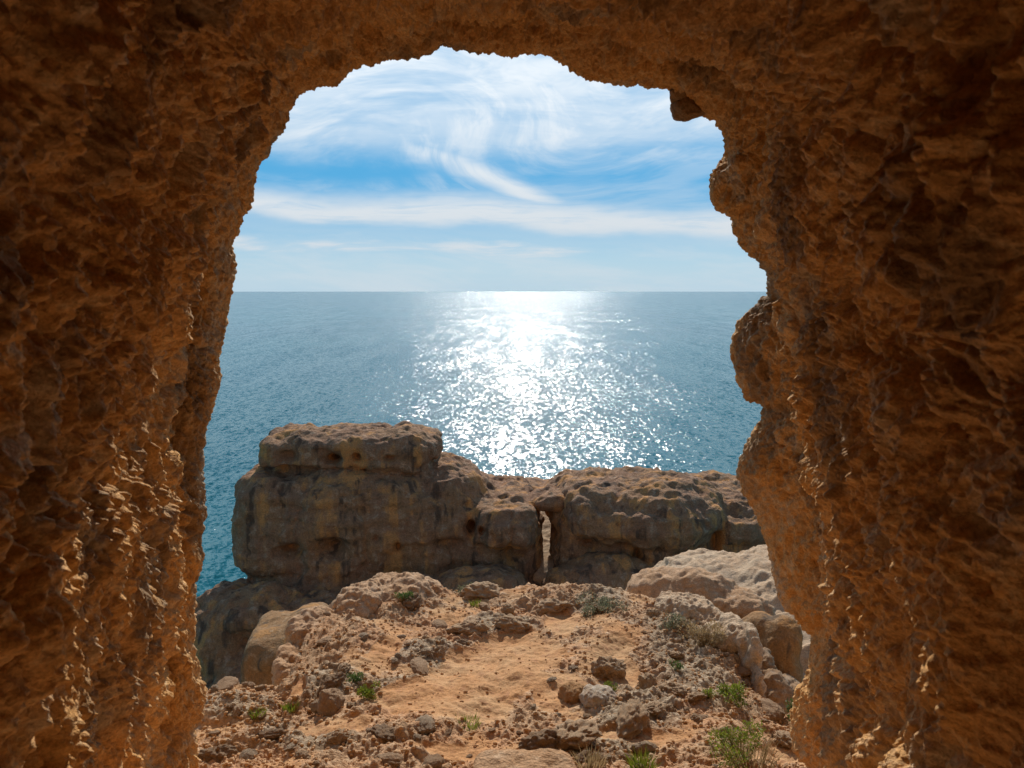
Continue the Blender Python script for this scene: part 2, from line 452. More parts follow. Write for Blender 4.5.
    if np.dot(fn, N2.reshape(-1, 3)[f[0]]) < 0: faces_all = faces_all[:, ::-1]
    colidx = np.tile(np.arange(NCc), len(tt) - 1)
    # split: left wall, ceiling, right wall, floor hidden below
    cx, cy = a[:, 0], a[:, 1]
    part = np.where((cy < 118) & (cx > 285) & (cx < 716), 1, np.where(cx < 495, 0, 2))
    root = empty('sea_cave', (0, 1.0, CAMZ - 4.2))
    tag(root, 'orange limestone cave whose rough walls and ceiling frame the whole view out to sea', 'cave')
    Vf = P2.reshape(-1, 3); Nf = N2.reshape(-1, 3)
    for k, nm in ((0, 'wall'), (1, 'ceiling'), (2, 'wall')):
        sel = faces_all[part[colidx] == k]
        uniq, inv = np.unique(sel, return_inverse=True)
        o = mesh_world(nm, Vf[uniq], inv.reshape(sel.shape), M['cave'], parent=root, normals=Nf[uniq])
        if k == 0: o['label'] = 'left cave wall, pitted and darker towards its top'
        if k == 2: o['label'] = 'right cave wall with a bulging lobe towards the sea'
    return root
cave = build_cave()

# ------------------------------------------------------------------ ground (cave floor and ledge in one sheet)
GC = np.array([
 # px,  ridge py, ridge Y
 (60, 700, 5.6), (140, 694, 5.7), (200, 691, 5.8), (240, 688, 5.8), (280, 690, 5.9), (298, 655, 6.3), (325, 616, 7.2), (355, 592, 7.8), (400, 584, 8.2),
 (450, 590, 8.2), (490, 592, 8.2), (550, 586, 8.3), (600, 588, 8.2), (650, 597, 8.0), (700, 606, 7.8), (738, 622, 7.4), (755, 668, 6.5),
 (775, 706, 6.0), (800, 706, 5.9), (840, 706, 5.9), (980, 720, 5.6)], float)
SANDS = [ # px, py, rx, ry, angle : open sand
 (480, 680, 62, 31, -22), (525, 650, 42, 21, 0), (560, 622, 16, 16, 30), (614, 650, 20, 9, -20), (628, 672, 12, 12, 0), (560, 690, 26, 16, 0),
 (420, 700, 40, 14, 5), (330, 727, 40, 7, -8), (640, 740, 36, 7, 8), (780, 757, 40, 12, 0), (300, 695, 10, 6, -60),
 (385, 652, 16, 9, -30), (455, 748, 40, 6, 3)]
GREYS = [(690, 640, 60, 40), (640, 715, 45, 28), (595, 603, 36, 14), (450, 655, 60, 12), (330, 690, 40, 20), (400, 690, 40, 12), (700, 680, 45, 30),
         (590, 745, 60, 16), (300, 740, 50, 16), (500, 625, 40, 12), (240, 710, 45, 14)]
def build_ground():
    cols = np.concatenate([np.linspace(60, 180, 30, endpoint=False), np.arange(180, 850, 1.15), np.linspace(850, 980, 30)])
    rpy = np.interp(cols, GC[:, 0], GC[:, 1]); rY = np.interp(cols, GC[:, 0], GC[:, 2])
    k = np.hanning(13)[1:-1]; k /= k.sum()
    rpy[6:-6] = np.convolve(rpy, k, 'same')[6:-6]; rY[6:-6] = np.convolve(rY, k, 'same')[6:-6]
    rw = unp(cols, rpy, rY)
    n1 = 520
    # profile rows by horizontal distance
    near = unp(cols, cols * 0 + 812, cols * 0 + 3.9)
    rows = []
    xs = (cols - 512) / F
    def at(Y, z): 
        return np.stack([xs * Y * 1.0, Y, z], -1)
    o = np.ones_like(cols)
    pr = [(0, at(2.35 * o, CAMZ - 1.74 * o)), (18, at(2.62 * o, CAMZ - 1.82 * o)), (45, at(3.2 * o, CAMZ - 2.45 * o)), (70, near)]
    K = [p for _, p in pr]; T = [t for t, _ in pr]
    for u in (.25, .5, .75):
        sag = -.10 * math.sin(math.pi * u)
        q = near + (rw - near) * u; q = q.copy(); q[:, 2] += sag
        K.append(q); T.append(70 + 420 * u)
    K.append(rw); T.append(490)
    for dt, dY, dz in ((20, .35, -.35), (45, .8, -1.6), (70, 1.3, -4.), (90, 2.2, -8.5)):
        q = rw.copy(); sc = (rw[:, 1] + dY) / rw[:, 1]
        q[:, 0] *= sc; q[:, 1] += dY; q[:, 2] += dz; K.append(q); T.append(490 + dt)
    T = np.array(T, float); K = np.array(K)
    tt = np.arange(0, 581, 1.)
    P = np.empty((len(tt), len(cols), 3))
    for i in range(len(cols)):
        for c in range(3): P[:, i, c] = np.interp(tt, T, K[:, i, c])
    ks = np.hanning(17)[1:-1]; ks /= ks.sum()
    Ps = P.copy()
    for c in range(3):
        Pp = np.concatenate([np.repeat(P[:1, :, c], 7, 0), P[:, :, c], np.repeat(P[-1:, :, c], 7, 0)])
        Ps[:, :, c] = sum(ks[j] * Pp[j:j + len(tt)] for j in range(15))
    P = Ps
    q = P.reshape(-1, 3)
    # pixel position of each spot, used only to lay the sand patches where they lie on the ledge
    rel = q - np.array([0, 0, CAMZ]); cz = rel[:, 1] * math.cos(PITCH) - rel[:, 2] * math.sin(PITCH)
    cyv = rel[:, 1] * math.sin(PITCH) + rel[:, 2] * math.cos(PITCH)
    px = 512 + F * rel[:, 0] / cz; py = 384 - F * cyv / cz
    wob = fbm(q * 2.2, 4, off=13.)
    sand = np.zeros(len(q))
    for (cx, cy, rx, ry, ang) in SANDS:
        a = math.radians(ang); dx = px - cx; dy = py - cy
        u = dx * math.cos(a) + dy * math.sin(a); v = -dx * math.sin(a) + dy * math.cos(a)
        r = np.sqrt((u / rx) ** 2 + (v / ry) ** 2) + wob * .55
        sand = np.maximum(sand, sstep(1.25, .75, r))
    gen = fbm(q * np.array([1.6, 1.6, 1.6]), 4, off=51.)
    crag = np.clip(sstep(-.22, .12, gen) * .9 + .25, 0, 1) * (1 - sand)
    grey = np.zeros(len(q))
    for (cx, cy, rx, ry) in GREYS:
        r = np.sqrt(((px - cx) / rx) ** 2 + ((py - cy) / ry) ** 2) + wob * .7
        grey = np.maximum(grey, sstep(1.3, .6, r))
    grey *= (1 - sand)
    crag = np.clip(crag + grey * .5, 0, 1) * (1 - sand)
    knob = 1 - worley(q * 5.2 + wob[:, None] * .6, off=3.)
    knob2 = 1 - worley(q * 12. + wob[:, None], off=8.)
    rg = ridged(q * 4.5, 4, off=4.)
    h = fbm(q * 1.1, 3, off=5.) * .16
    h += crag * ((knob - .45) * .06 + (knob2 - .5) * .05 + (rg - .45) * .04 + (.5 - worley(q * 26., off=4.)) * .028 + fbm(q * 30, 3, .6, off=1.) * .012)
    h += (1 - crag) * (fbm(q * 5, 4, .6, off=15.) * .04 + (.5 - worley(q * 9., off=6.)) * .018 + fbm(q * 40, 2, off=25.) * .005)
    h += grey * .03
    N = grid_normals(P).reshape(-1, 3)
    if N[200 * len(cols) + 300][2] < 0: N = -N
    V = q + (N * .6 + np.array([0, 0, .4])) * h[:, None]
    f = grid_faces(len(tt), len(cols))
    vv = V[f[200 * (len(cols) - 1) + 300]]
    if np.cross(vv[1] - vv[0], vv[2] - vv[0])[2] < 0: f = f[:, ::-1]
    # cave floor behind
    return V, f, dict(crag=crag, grey=grey), len(cols)
GV, GF, GA, GNC = build_ground()
og = mesh_world('ground', GV, GF, M['ground'], origin=(0, 0, 0), attrs=GA)
tag(og, kind='structure')
# cave floor: from the step back under the camera
def build_floor():
    xs = np.linspace(-3.2, 3.2, 160); ys = np.linspace(-6.2, 2.45, 150)
    X, Yg = np.meshgrid(xs, ys); q = np.stack([X, Yg, X * 0 + CAMZ - 1.76], -1).reshape(-1, 3)
    q[:, 2] += fbm(q * 1.5, 4) * .06 + billow(q * 5, 3) * .05 - .1 * sstep(2.2, 2.45, q[:, 1])
    f = grid_faces(150, 160)
    c = np.full(len(q), .5)
    return mesh_world('cave_floor', q, f, M['ground'], origin=(0, 0, 0), attrs=dict(crag=c, grey=c * .3))
tag(build_floor(), kind='structure')

bvh = BVHTree.FromPolygons(GV[:, :].tolist(), GF.tolist())
def hit(px, py):
    for k in range(30):          # just off the crest: take the crest itself
        d = unp(px, py + k, 1.) - np.array([0, 0, CAMZ])
        r = bvh.ray_cast(Vector((0, 0, CAMZ)), Vector(d).normalized())
        if r[0] is not None and r[0].y < 8.9: break
    return r[0]
def ground_at(x, y):
    r = bvh.ray_cast(Vector((x, y, 20)), Vector((0, 0, -1)))
    return r[0], r[1]

# ------------------------------------------------------------------ rocks from joined lumps, voxel-remeshed, then weathered
def lump_mesh(prims, voxel):
    bm = bmesh.new()
    for p in prims:
        kind, c, s = p[0], p[1], p[2]; rot = p[3] if len(p) > 3 else (0, 0, 0)
        mat = Matrix.Translation(c) @ Euler([math.radians(a) for a in rot]).to_matrix().to_4x4() @ Matrix.Diagonal((*s, 1))
        if kind == 's': bmesh.ops.create_icosphere(bm, subdivisions=4, radius=1., matrix=mat)
        else:           # rounded block, half sizes
            r = bmesh.ops.create_cube(bm, size=2.)
            vs = r['verts']; es = list({e for v in vs for e in v.link_edges})
            bmesh.ops.subdivide_edges(bm, edges=es, cuts=9, use_grid_fill=True)
            lumps = [v for v in bm.verts if v.is_valid and not v.tag]
            for v in lumps:
                co = v.co; m4 = (abs(co.x) ** 6 + abs(co.y) ** 6 + abs(co.z) ** 6) ** (1 / 6)
                v.co = mat @ (co / max(m4, 1e-6) * max(abs(co.x), abs(co.y), abs(co.z)))
        for v in bm.verts: v.tag = True
    me = bpy.data.meshes.new('tmp'); bm.to_mesh(me); bm.free()
    o = bpy.data.objects.new('tmp', me); COL.objects.link(o)
    md = o.modifiers.new('r', 'REMESH'); md.mode = 'VOXEL'; md.voxel_size = voxel
    sm = o.modifiers.new('s', 'SMOOTH'); sm.factor = .5; sm.iterations = 6
    dg = bpy.context.evaluated_depsgraph_get(); dg.update()
    ev = o.evaluated_get(dg); m2 = ev.to_mesh()
    n = len(m2.vertices); V = np.empty(n * 3, np.float32); m2.vertices.foreach_get('co', V)
    N = np.empty(n * 3, np.float32); m2.vertices.foreach_get('normal', N)
    m2.calc_loop_triangles()
    T = np.empty(len(m2.loop_triangles) * 3, np.int32); m2.loop_triangles.foreach_get('vertices', T)
    ev.to_mesh_clear()
    bpy.data.objects.remove(o); bpy.data.meshes.remove(me)
    return V.reshape(-1, 3).astype(float), N.reshape(-1, 3).astype(float), T.reshape(-1, 3)

def weather(V, N, sc, amp, strata=0., flute=0., off=0., pits=(), knobs=.5, fine=1.):
    """erode: sc = size of main lumps (m)"""
    q = V / sc + off
    w = np.stack([fbm(q * .7, 2, off=1), fbm(q * .7, 2, off=31), fbm(q * .7, 2, off=61)], 1) * .35
    d = fbm(q, 4, off=2.) * amp * 1.1
    d += (ridged((q + w) * 1.7, 4, off=4.) - .45) * amp * .9
    d += -(worley((q + w) * 2.6, off=7.) - .5) * amp * knobs
    d += fbm(q * 9, 3, .6) * amp * .16 * fine
    if strata:
        z = V.copy(); z[:, 0] *= .12; z[:, 1] *= .12
        d += fbm(z * 1.9 + w * .4, 3, off=off + 3) * strata + (ridged(z * 3.1 + w * .3, 2, off=off + 9) - .5) * strata * .55
    if flute:
        z = V * np.array([1.3, 1.3, .16])
        d += (ridged(z + w * .5, 3, off=off + 5) - .5) * flute
    V = V + N * d[:, None]
    for (c, r, dep) in pits:
        c = np.asarray(c); r = np.asarray(r) * np.ones(3)
        g = np.exp(-(((V - c) / r) ** 2).sum(1) * 1.6)
        V[:, 1] += g * dep
    return V

def vnormals(V, T):
    fn = np.cross(V[T[:, 1]] - V[T[:, 0]], V[T[:, 2]] - V[T[:, 0]]); N = np.zeros_like(V)
    for k in range(3):
        for c in range(3): N[:, c] += np.bincount(T[:, k], fn[:, c], len(V))
    return N / (np.linalg.norm(N, axis=1, keepdims=True) + 1e-12)
def rock(name, label, cat, prims, voxel, mat, sc, amp, group=None, second=.6, **kw):
    V, N, T = lump_mesh(prims, voxel)
    V = weather(V, N, sc, amp, **kw)
    if second:
        N = vnormals(V, T); s2 = sc * .26; q = V / s2 + kw.get('off', 0)
        V = V + N * ((-(worley(q * 1.3, off=2.) - .5) * 1.0 + (ridged(q * .8, 3) - .45) * .7) * amp * second * sstep(-.5, .2, fbm(q * .3, 2)))[:, None]
    o = mesh_world(name, V, T, mat)
    return tag(o, label, cat, group)

def w(px, py, Y): return tuple(unp(px, py, Y))
def box(px0, px1, py0, py1, Yf, depth, rot=(0, 0, 0)):
    """block whose front outline covers those pixels at distance Yf"""
    a = unp(px0, py1, Yf); b = unp(px1, py0, Yf)
    return ('b', ((a[0] + b[0]) / 2, Yf + depth / 2, (a[2] + b[2]) / 2), ((b[0] - a[0]) / 2, depth / 2, (b[2] - a[2]) / 2), rot)
def ball(px, py, Y, rx, ry, rz, rot=(0, 0, 0)):
    c = unp(px, py, Y); return ('s', tuple(c), (rx, ry, rz), rot)

# left stack
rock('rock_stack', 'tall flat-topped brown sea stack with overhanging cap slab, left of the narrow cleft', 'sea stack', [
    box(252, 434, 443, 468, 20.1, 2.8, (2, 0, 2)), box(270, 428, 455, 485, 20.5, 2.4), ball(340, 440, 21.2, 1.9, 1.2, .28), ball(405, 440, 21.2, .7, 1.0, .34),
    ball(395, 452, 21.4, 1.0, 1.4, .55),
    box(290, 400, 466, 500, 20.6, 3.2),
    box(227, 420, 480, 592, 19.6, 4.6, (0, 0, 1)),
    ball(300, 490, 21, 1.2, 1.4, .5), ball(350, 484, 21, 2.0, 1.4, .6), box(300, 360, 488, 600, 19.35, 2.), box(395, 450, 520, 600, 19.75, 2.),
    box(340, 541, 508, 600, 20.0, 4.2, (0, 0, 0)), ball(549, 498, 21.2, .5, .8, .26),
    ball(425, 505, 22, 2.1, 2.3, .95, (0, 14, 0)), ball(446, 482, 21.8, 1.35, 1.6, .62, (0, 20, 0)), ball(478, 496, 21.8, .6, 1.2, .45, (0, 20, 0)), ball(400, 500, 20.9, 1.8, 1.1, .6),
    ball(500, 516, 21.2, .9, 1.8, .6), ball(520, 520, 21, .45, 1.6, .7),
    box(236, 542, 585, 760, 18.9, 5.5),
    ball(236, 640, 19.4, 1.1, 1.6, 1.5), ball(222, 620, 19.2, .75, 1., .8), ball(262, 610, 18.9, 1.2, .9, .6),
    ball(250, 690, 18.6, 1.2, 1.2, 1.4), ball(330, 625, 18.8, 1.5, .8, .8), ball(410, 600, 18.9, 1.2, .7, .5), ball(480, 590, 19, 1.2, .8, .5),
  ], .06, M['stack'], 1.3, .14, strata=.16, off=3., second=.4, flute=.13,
  pits=[(w(333, 459, 20.2), (.24, .6, .14), .8), (w(357, 457, 20.2), (.12, .5, .1), .4), (w(290, 456, 20.2), (.3, .6, .18), .35), (w(389, 458, 20.2), (.2, .5, .1), .3),
        (w(330, 548, 19.5), (.45, .9, .35), .9), (w(288, 552, 19.5), (.35, .9, .2), .6),
        (w(471, 531, 19.9), (.14, .6, .2), .9), (w(483, 531, 19.9), (.13, .6, .18), .9), (w(496, 534, 19.9), (.14, .6, .2), .7),
        (w(398, 545, 19.9), (.1, .5, .16), .5), (w(378, 535, 19.9), (.12, .5, .16), .4), (w(447, 545, 19.9), (.4, .6, .2), .3), (w(516, 560, 19.8), (.5, .8, .25), .6)])
# right block
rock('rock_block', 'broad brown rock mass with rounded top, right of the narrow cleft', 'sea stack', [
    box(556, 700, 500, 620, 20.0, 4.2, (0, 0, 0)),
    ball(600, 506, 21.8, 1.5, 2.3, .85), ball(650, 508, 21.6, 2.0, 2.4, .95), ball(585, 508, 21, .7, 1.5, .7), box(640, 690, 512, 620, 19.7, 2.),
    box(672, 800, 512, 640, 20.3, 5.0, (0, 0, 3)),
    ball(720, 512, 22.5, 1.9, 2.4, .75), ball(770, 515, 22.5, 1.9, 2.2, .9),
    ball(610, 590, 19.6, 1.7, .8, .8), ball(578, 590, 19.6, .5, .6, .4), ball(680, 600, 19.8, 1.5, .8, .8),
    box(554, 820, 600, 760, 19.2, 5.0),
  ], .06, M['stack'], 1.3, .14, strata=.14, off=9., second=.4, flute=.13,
  pits=[(w(615, 523, 19.9), (.10, .5, .16), .7), (w(701, 520, 20.2), (.1, .5, .12), .7), (w(688, 533, 20.2), (.08, .5, .08), .4), (w(716, 545, 20.2), (.16, .7, .6), .5),
        (w(590, 545, 19.9), (.3, .6, .2), .4), (w(640, 555, 19.9), (.2, .6, .3), .3)])
# low saddle behind the cleft and the sunlit ramp seen through it
rock('rock_saddle', 'low rock rim joining the stack and the block behind the cleft', 'rock', [
    ball(515, 493, 25.4, 1.6, 1.3, .4), ball(548, 494, 25.8, 1.1, 1., .4), ball(485, 486, 25.5, .7, .9, .35), ball(575, 490, 25, 1, 1., .5),
    box(500, 590, 503, 640, 24.9, 1.6)],
  .08, M['stack'], 1.0, .08, off=17.)
rock('rock_ramp', 'pale sunlit sloping rock seen through the narrow cleft', 'rock', [
    ('b', (.93, 22.6, 3.75), (.6, 2.3, .5), (15, 0, 0))], .06, M['pale'], .7, .04, off=19.)
# honey boulders at the cove
rock('honey_boulder', 'smooth honey-coloured two-lobed boulder beside the pink edge of the ledge', 'boulder', [
    box(240, 277, 645, 800, 11.4, 1.6, (3, 0, 4)), box(276, 330, 642, 800, 11.55, 1.6, (0, 0, -3)), ball(285, 640, 12.2, .62, .9, .30, (0, -16, 0)), ball(305, 628, 12.3, .4, .9, .25, (0, -10, 0))],
  .035, M['honey'], 1.0, .05, off=23., knobs=.4, strata=.03)
# pale slope on the right
rock('pale_slope_rock', 'large pale sloping limestone boulder in front of the right cave wall', 'boulder', [
    ball(735, 655, 11.6, 1.6, 2.4, 1.2, (8, 10, 0)), ball(800, 653, 11.3, 1.5, 2.4, 1.25, (8, 0, 0)), ball(690, 632, 12.2, 1.0, 1.5, .65, (0, -12, 0)), ball(815, 690, 9.6, .9, 1.6, .7, (12, 0, 0)),
    box(670, 850, 640, 800, 10.6, 2.8)],
  .04, M['pale'], .8, .10, off=29., knobs=.9, second=.6, strata=.05)
rock('pink_rock_rib', 'curved pink rock rib along the foot of the pale sloping boulder', 'rock', [
    ball(672, 596, 9.1, .55, .45, .28, (0, 10, 0)), ball(708, 604, 9.0, .55, .4, .34, (0, 22, 0)), ball(740, 626, 8.8, .42, .4, .42, (0, 38, 0)),
    ball(762, 655, 8.6, .30, .35, .42), box(690, 772, 650, 760, 8.6, .7)],
  .028, M['pink'], .45, .06, off=31., knobs=.9, second=.6)
rock('honey_overhang', 'rounded honey-coloured rock overhanging the dark hollow by the right wall', 'rock', [
    ball(776, 648, 8.0, .22, .3, .36, (0, 25, 0)), ball(783, 672, 7.9, .17, .28, .3), ball(760, 640, 8.2, .25, .3, .3), box(764, 790, 690, 770, 8.0, .5)],
  .025, M['honey'], .5, .025, off=37., knobs=.3)
rock('grey_rock_fin', 'narrow grey-topped rock fin at the edge of the dark hollow', 'rock', [
    ball(736, 632, 6.8, .14, .3, .10), ball(748, 655, 6.6, .07, .25, .26, (0, 6, 0)), ball(753, 688, 6.35, .045, .2, .22, (0, 8, 0)), ball(722, 638, 6.9, .14, .3, .10)],
  .018, M['pale'], .25, .035, off=41., knobs=.9)
rock('knobbly_rock', 'pale knobbly flat-topped rock just below the pink rib', 'rock', [
    ball(692, 612, 7.6, .26, .3, .13, (0, 6, 0)), ball(672, 608, 7.7, .16, .25, .11), ball(712, 622, 7.4, .15, .25, .12)],
  .015, M['pale'], .22, .045, off=43., knobs=1., second=.6)
rock('hollow_rock', 'dark rock filling the shaded hollow beside the right wall', 'rock', [
    ball(768, 702, 7.1, .2, .3, .30), ball(784, 700, 7.3, .22, .3, .22), ball(762, 680, 7.4, .14, .3, .3)],
  .02, M['dark'], .25, .05, off=47., knobs=.9)  # dark rock colour over all the lumps
rock('pink_edge_rock', 'pink rounded rock face running down the left edge of the ledge', 'rock', [
    ball(392, 593, 8.0, .38, .4, .15, (0, -8, 0)), ball(420, 596, 8.1, .25, .4, .13), ball(354, 608, 7.6, .30, .4, .18, (0, -30, 0)), ball(322, 640, 7.1, .18, .45, .34, (0, -50, 0)),
    ball(300, 672, 6.6, .12, .4, .26, (0, -40, 0))],
  .016, M['pink'], .3, .05, off=53., knobs=.9, second=.6)
rock('slab_edge', 'flat pale rock at the foot of the view, below the sandy ledge', 'rock', [
    ('b', w(528, 797, 2.75), (.20, .22, .06), (4, 3, 5)), ball(500, 797, 2.75, .14, .2, .05)],
  .008, M['pink'], .2, .012, off=59., knobs=.5)

# stones hanging in the rim
def stone(name, label, cat, px, py, Y, r, mat, off, parent=None, amp=.12, rot=(0, 0, 0)):
    V, N, T = lump_mesh([('s', w(px, py, Y), r, rot)], min(r) / 9)
    q = (V - np.array(w(px, py, Y)))
    m = max(r)
    for i in range(9):        # flat facets
        d = RNG.normal(size=3); d /= np.linalg.norm(d); lim = m * (.62 + .2 * RNG.rand())
        e = np.clip(q @ d - lim * np.linalg.norm(d * np.array(r) / m), 0, None); q = q - e[:, None] * d * .85
    V = q + np.array(w(px, py, Y))
    V = weather(V, N, m * 1.2, m * amp, off=off)
    if parent is not None: return mesh_world(name, V, T, mat, parent=parent)
    return tag(mesh_world(name, V, T, mat), label, cat)
for i, (px, py, Y, r, mt) in enumerate([(689, 107, 4.15, (.10, .10, .07), 'dark'), (680, 95, 4.12, (.065, .08, .045), 'dark'),
        (722, 192, 4.3, (.062, .09, .10), 'cave'), (735, 200, 4.2, (.06, .09, .085), 'cave'), (752, 98, 3.9, (.06, .06, .05), 'dark'), (736, 140, 4.1, (.05, .07, .06), 'cave')]):
    o = stone('embedded_stone', None, None, px, py, Y, r, M[mt], 60 + i * 3, parent=cave)
    if i == 0: o['label'] = 'dark angular stone hanging from the corner of the roof'

# ------------------------------------------------------------------ loose rocks on the ledge
def proto_rock(seed, craggy):
    rs = np.random.RandomState(seed)
    bm = bmesh.new(); bmesh.ops.create_icosphere(bm, subdivisions=5, radius=1.)
    V = np.array([v.co[:] for v in bm.verts]); T = np.array([[v.index for v in f.verts] for f in bm.faces]); bm.free()
    N = V.copy()
    s = np.array([1., .8 + .3 * rs.rand(), .62 + .25 * rs.rand()])
    for i in range(10):
        d = rs.normal(size=3); d /= np.linalg.norm(d); lim = .62 + .25 * rs.rand()
        e = np.clip(V @ d - lim, 0, None); V = V - e[:, None] * d * .8
    q = V + seed * 3.7
    dd = fbm(q * 1.1, 3) * .22
    if craggy:
        dd += -(worley(q * 2.3, off=3.) - .5) * .38 + (ridged(q * 2.2, 3) - .45) * .25 - (worley(q * 5.5, off=13.) - .5) * .14 + fbm(q * 11, 2) * .05
    else:
        dd += (ridged(q * 1.6, 3) - .45) * .16 - (worley(q * 3.2, off=13.) - .5) * .08 + fbm(q * 9, 2) * .03
    return (V + N * dd[:, None]) * s, T
def make_protos(mat, craggy, n, seed, nm):
    out = []
    for i in range(n):
        V, T = proto_rock(seed + i, craggy)
        out.append(mkmesh(nm, V, T, mat))
    return out
P_CRAG = make_protos(M['crag'], True, 6, 1, 'crag_rock')
P_DARK = make_protos(M['dark'], True, 4, 21, 'dark_rock')
P_STONE = make_protos(M['pink'], False, 5, 41, 'small_stone')
P_WHITE = make_protos(M['white'], False, 1, 71, 'pale_boulder'); P_ORANGE = make_protos(M['orange'], False, 1, 75, 'orange_boulder')
P_PALE = make_protos(M['pale'], False, 3, 61, 'pale_rock')
def place(me, name, px, py, size, label, cat, group=None, sink=.35, sq=(1, 1, 1), rz=None):
    h = hit(px, py)
    if h is None: return None
    o = link(name, me, (h.x, h.y, h.z + size * (.6 - sink) * .6 - .0))
    o.rotation_euler = (random.uniform(-.3, .3), random.uniform(-.3, .3), random.uniform(0, 6.28) if rz is None else rz)
    o.scale = (size * sq[0], size * sq[1], size * sq[2])
    return tag(o, label, cat, group)
# rocks one can point at : mesh, px, py(base), half size m, label
NAMED = [
 (P_WHITE[0], 'pale_boulder', 598, 700, .17, 'pale domed boulder with whitish crown beside a green tuft', (.9, 1, 1)),
 (P_ORANGE[0], 'orange_boulder', 572, 697, .13, 'orange boulder leaning against the left side of the pale domed boulder', (1, 1, 1.1)),
 (P_DARK[0], 'dark_boulder', 218, 758, .13, 'dark purplish boulder at the foot of the left cave wall', (1.1, 1, 1)),
 (P_DARK[1], 'ridge_stone', 412, 604, .13, 'dark rounded stone on the crest beside a small bush', (1, 1, .9)),
 (P_CRAG[0], 'crest_boulder', 482, 590, .22, 'grey craggy boulder topping the crest in the middle', (1.3, 1, .8)),
 (P_CRAG[1], 'crag_clump', 512, 628, .17, 'craggy brown outcrop at the top edge of the sand patch', (1.2, 1, .9)),
 (P_CRAG[2], 'crag_clump', 466, 632, .15, 'brown knobbly outcrop at the upper left of the sand patch', (1.5, 1, .8)),
 (P_CRAG[3], 'crag_clump', 608, 672, .15, 'craggy grey rock standing just above the pale domed boulder', (1, 1, 1.1)),
 (P_CRAG[4], 'grey_boulder', 648, 686, .11, 'rounded grey boulder right of the small orange sand pocket', (1, 1, 1.1)),
 (P_CRAG[5], 'grey_boulder', 672, 692, .10, 'second grey boulder, right next to the rounded grey one', (1.1, 1, .9)),
 (P_DARK[2], 'crag_clump', 543, 748, .12, 'dark knobbly rock clump at the lower edge of the ledge', (1.3, 1, .9)),
 (P_CRAG[0], 'crag_clump', 632, 725, .14, 'grey pitted rock clump below the grey boulders', (1.4, 1, .8)),
 (P_STONE[2], 'flat_rock', 420, 668, .10, 'flat brown rock at the left rim of the sand patch', (1.6, 1, .6)),
 (P_STONE[3], 'tan_boulder', 768, 712, .12, 'tan flat-topped boulder under the dark hollow', (1.3, 1, .9)),
 (P_CRAG[1], 'tan_boulder', 785, 742, .10, 'reddish brown boulder touching the foot of the right wall', (1.2, 1, .9)),
 (P_DARK[3], 'crag_clump', 383, 735, .09, 'dark flat-lying rock on the sandy lower left ledge', (1.4, 1, .6)),
 (P_DARK[1], 'crag_clump', 270, 736, .08, 'pair-shaped dark stone on the lower left sand', (1.6, .7, .6)),
 (P_PALE[1], 'whitish_rock', 425, 727, .10, 'whitish grey craggy rock beside the low tuft under the sand patch', (1.2, 1, .7)),
 (P_STONE[1], 'corner_boulder', 330, 706, .14, 'brown angular boulder at the corner where the ledge drops', (.8, 1, 1.1)),
 (P_PALE[2], 'small_pale_stone', 552, 680, .04, 'small pale stone lying alone on the open sand', (1.2, 1, .6)),
 (P_CRAG[5], 'crag_clump', 575, 738, .16, 'wide brown crag left of the lower grey clump', (1.2, 1, .8)),
 (P_CRAG[3], 'crest_boulder', 553, 608, .15, 'dark brown knob on the crest above the orange sand gully', (1.4, 1, .8)),
]
for me, nm, px, py, s, lab, sq in NAMED:
    s *= .85
    place(me, nm, px, py, s, lab, 'rock' if 'boulder' not in nm else 'boulder', None, sq=sq)
def in_sand(px, py, grow=1.0):
    for (cx, cy, rx, ry, ang) in SANDS:
        a = math.radians(ang); dx = px - cx; dy = py - cy
        u = dx * math.cos(a) + dy * math.sin(a); v = -dx * math.sin(a) + dy * math.cos(a)
        if (u / rx) ** 2 + (v / ry) ** 2 < grow: return True
    return False
cnt = 0; tries = 0
while cnt < 100 and tries < 4000:
    tries += 1
    px = random.uniform(205, 800); py = random.uniform(600, 768)
    h = hit(px, py)
    if h is None or h.y < 3.9 or h.y > 8.3: continue
    greyz = any(((px - c[0]) / c[2]) ** 2 + ((py - c[1]) / c[3]) ** 2 < 1 for c in GREYS)
    if in_sand(px, py, 1.1 if greyz else 1.9): continue
    if not greyz and random.random() < .5: continue
    s = random.choice([.025, .03, .035, .04, .05, .065]) * random.uniform(.8, 1.2)
    if greyz:
        me = random.choice(P_CRAG + P_DARK[:2] if random.random() < .8 else P_PALE); nm = 'crag_rock'
        lab, g = 'one of many grey knobbly rocks scattered over the dark crusted parts of the ledge', 'grey knobbly rocks on the crusted ledge'
    else:
        me = random.choice(P_STONE + P_PALE + P_CRAG[:2]); nm = 'ledge_rock'
        lab, g = 'one of many brown rocks scattered between the sand patches of the ledge', 'brown rocks scattered on the ledge'
    place(me, nm, px, py, s, lab, 'rock', g, sq=(random.uniform(.9, 1.5), 1, random.uniform(.6, 1)))
    cnt += 1
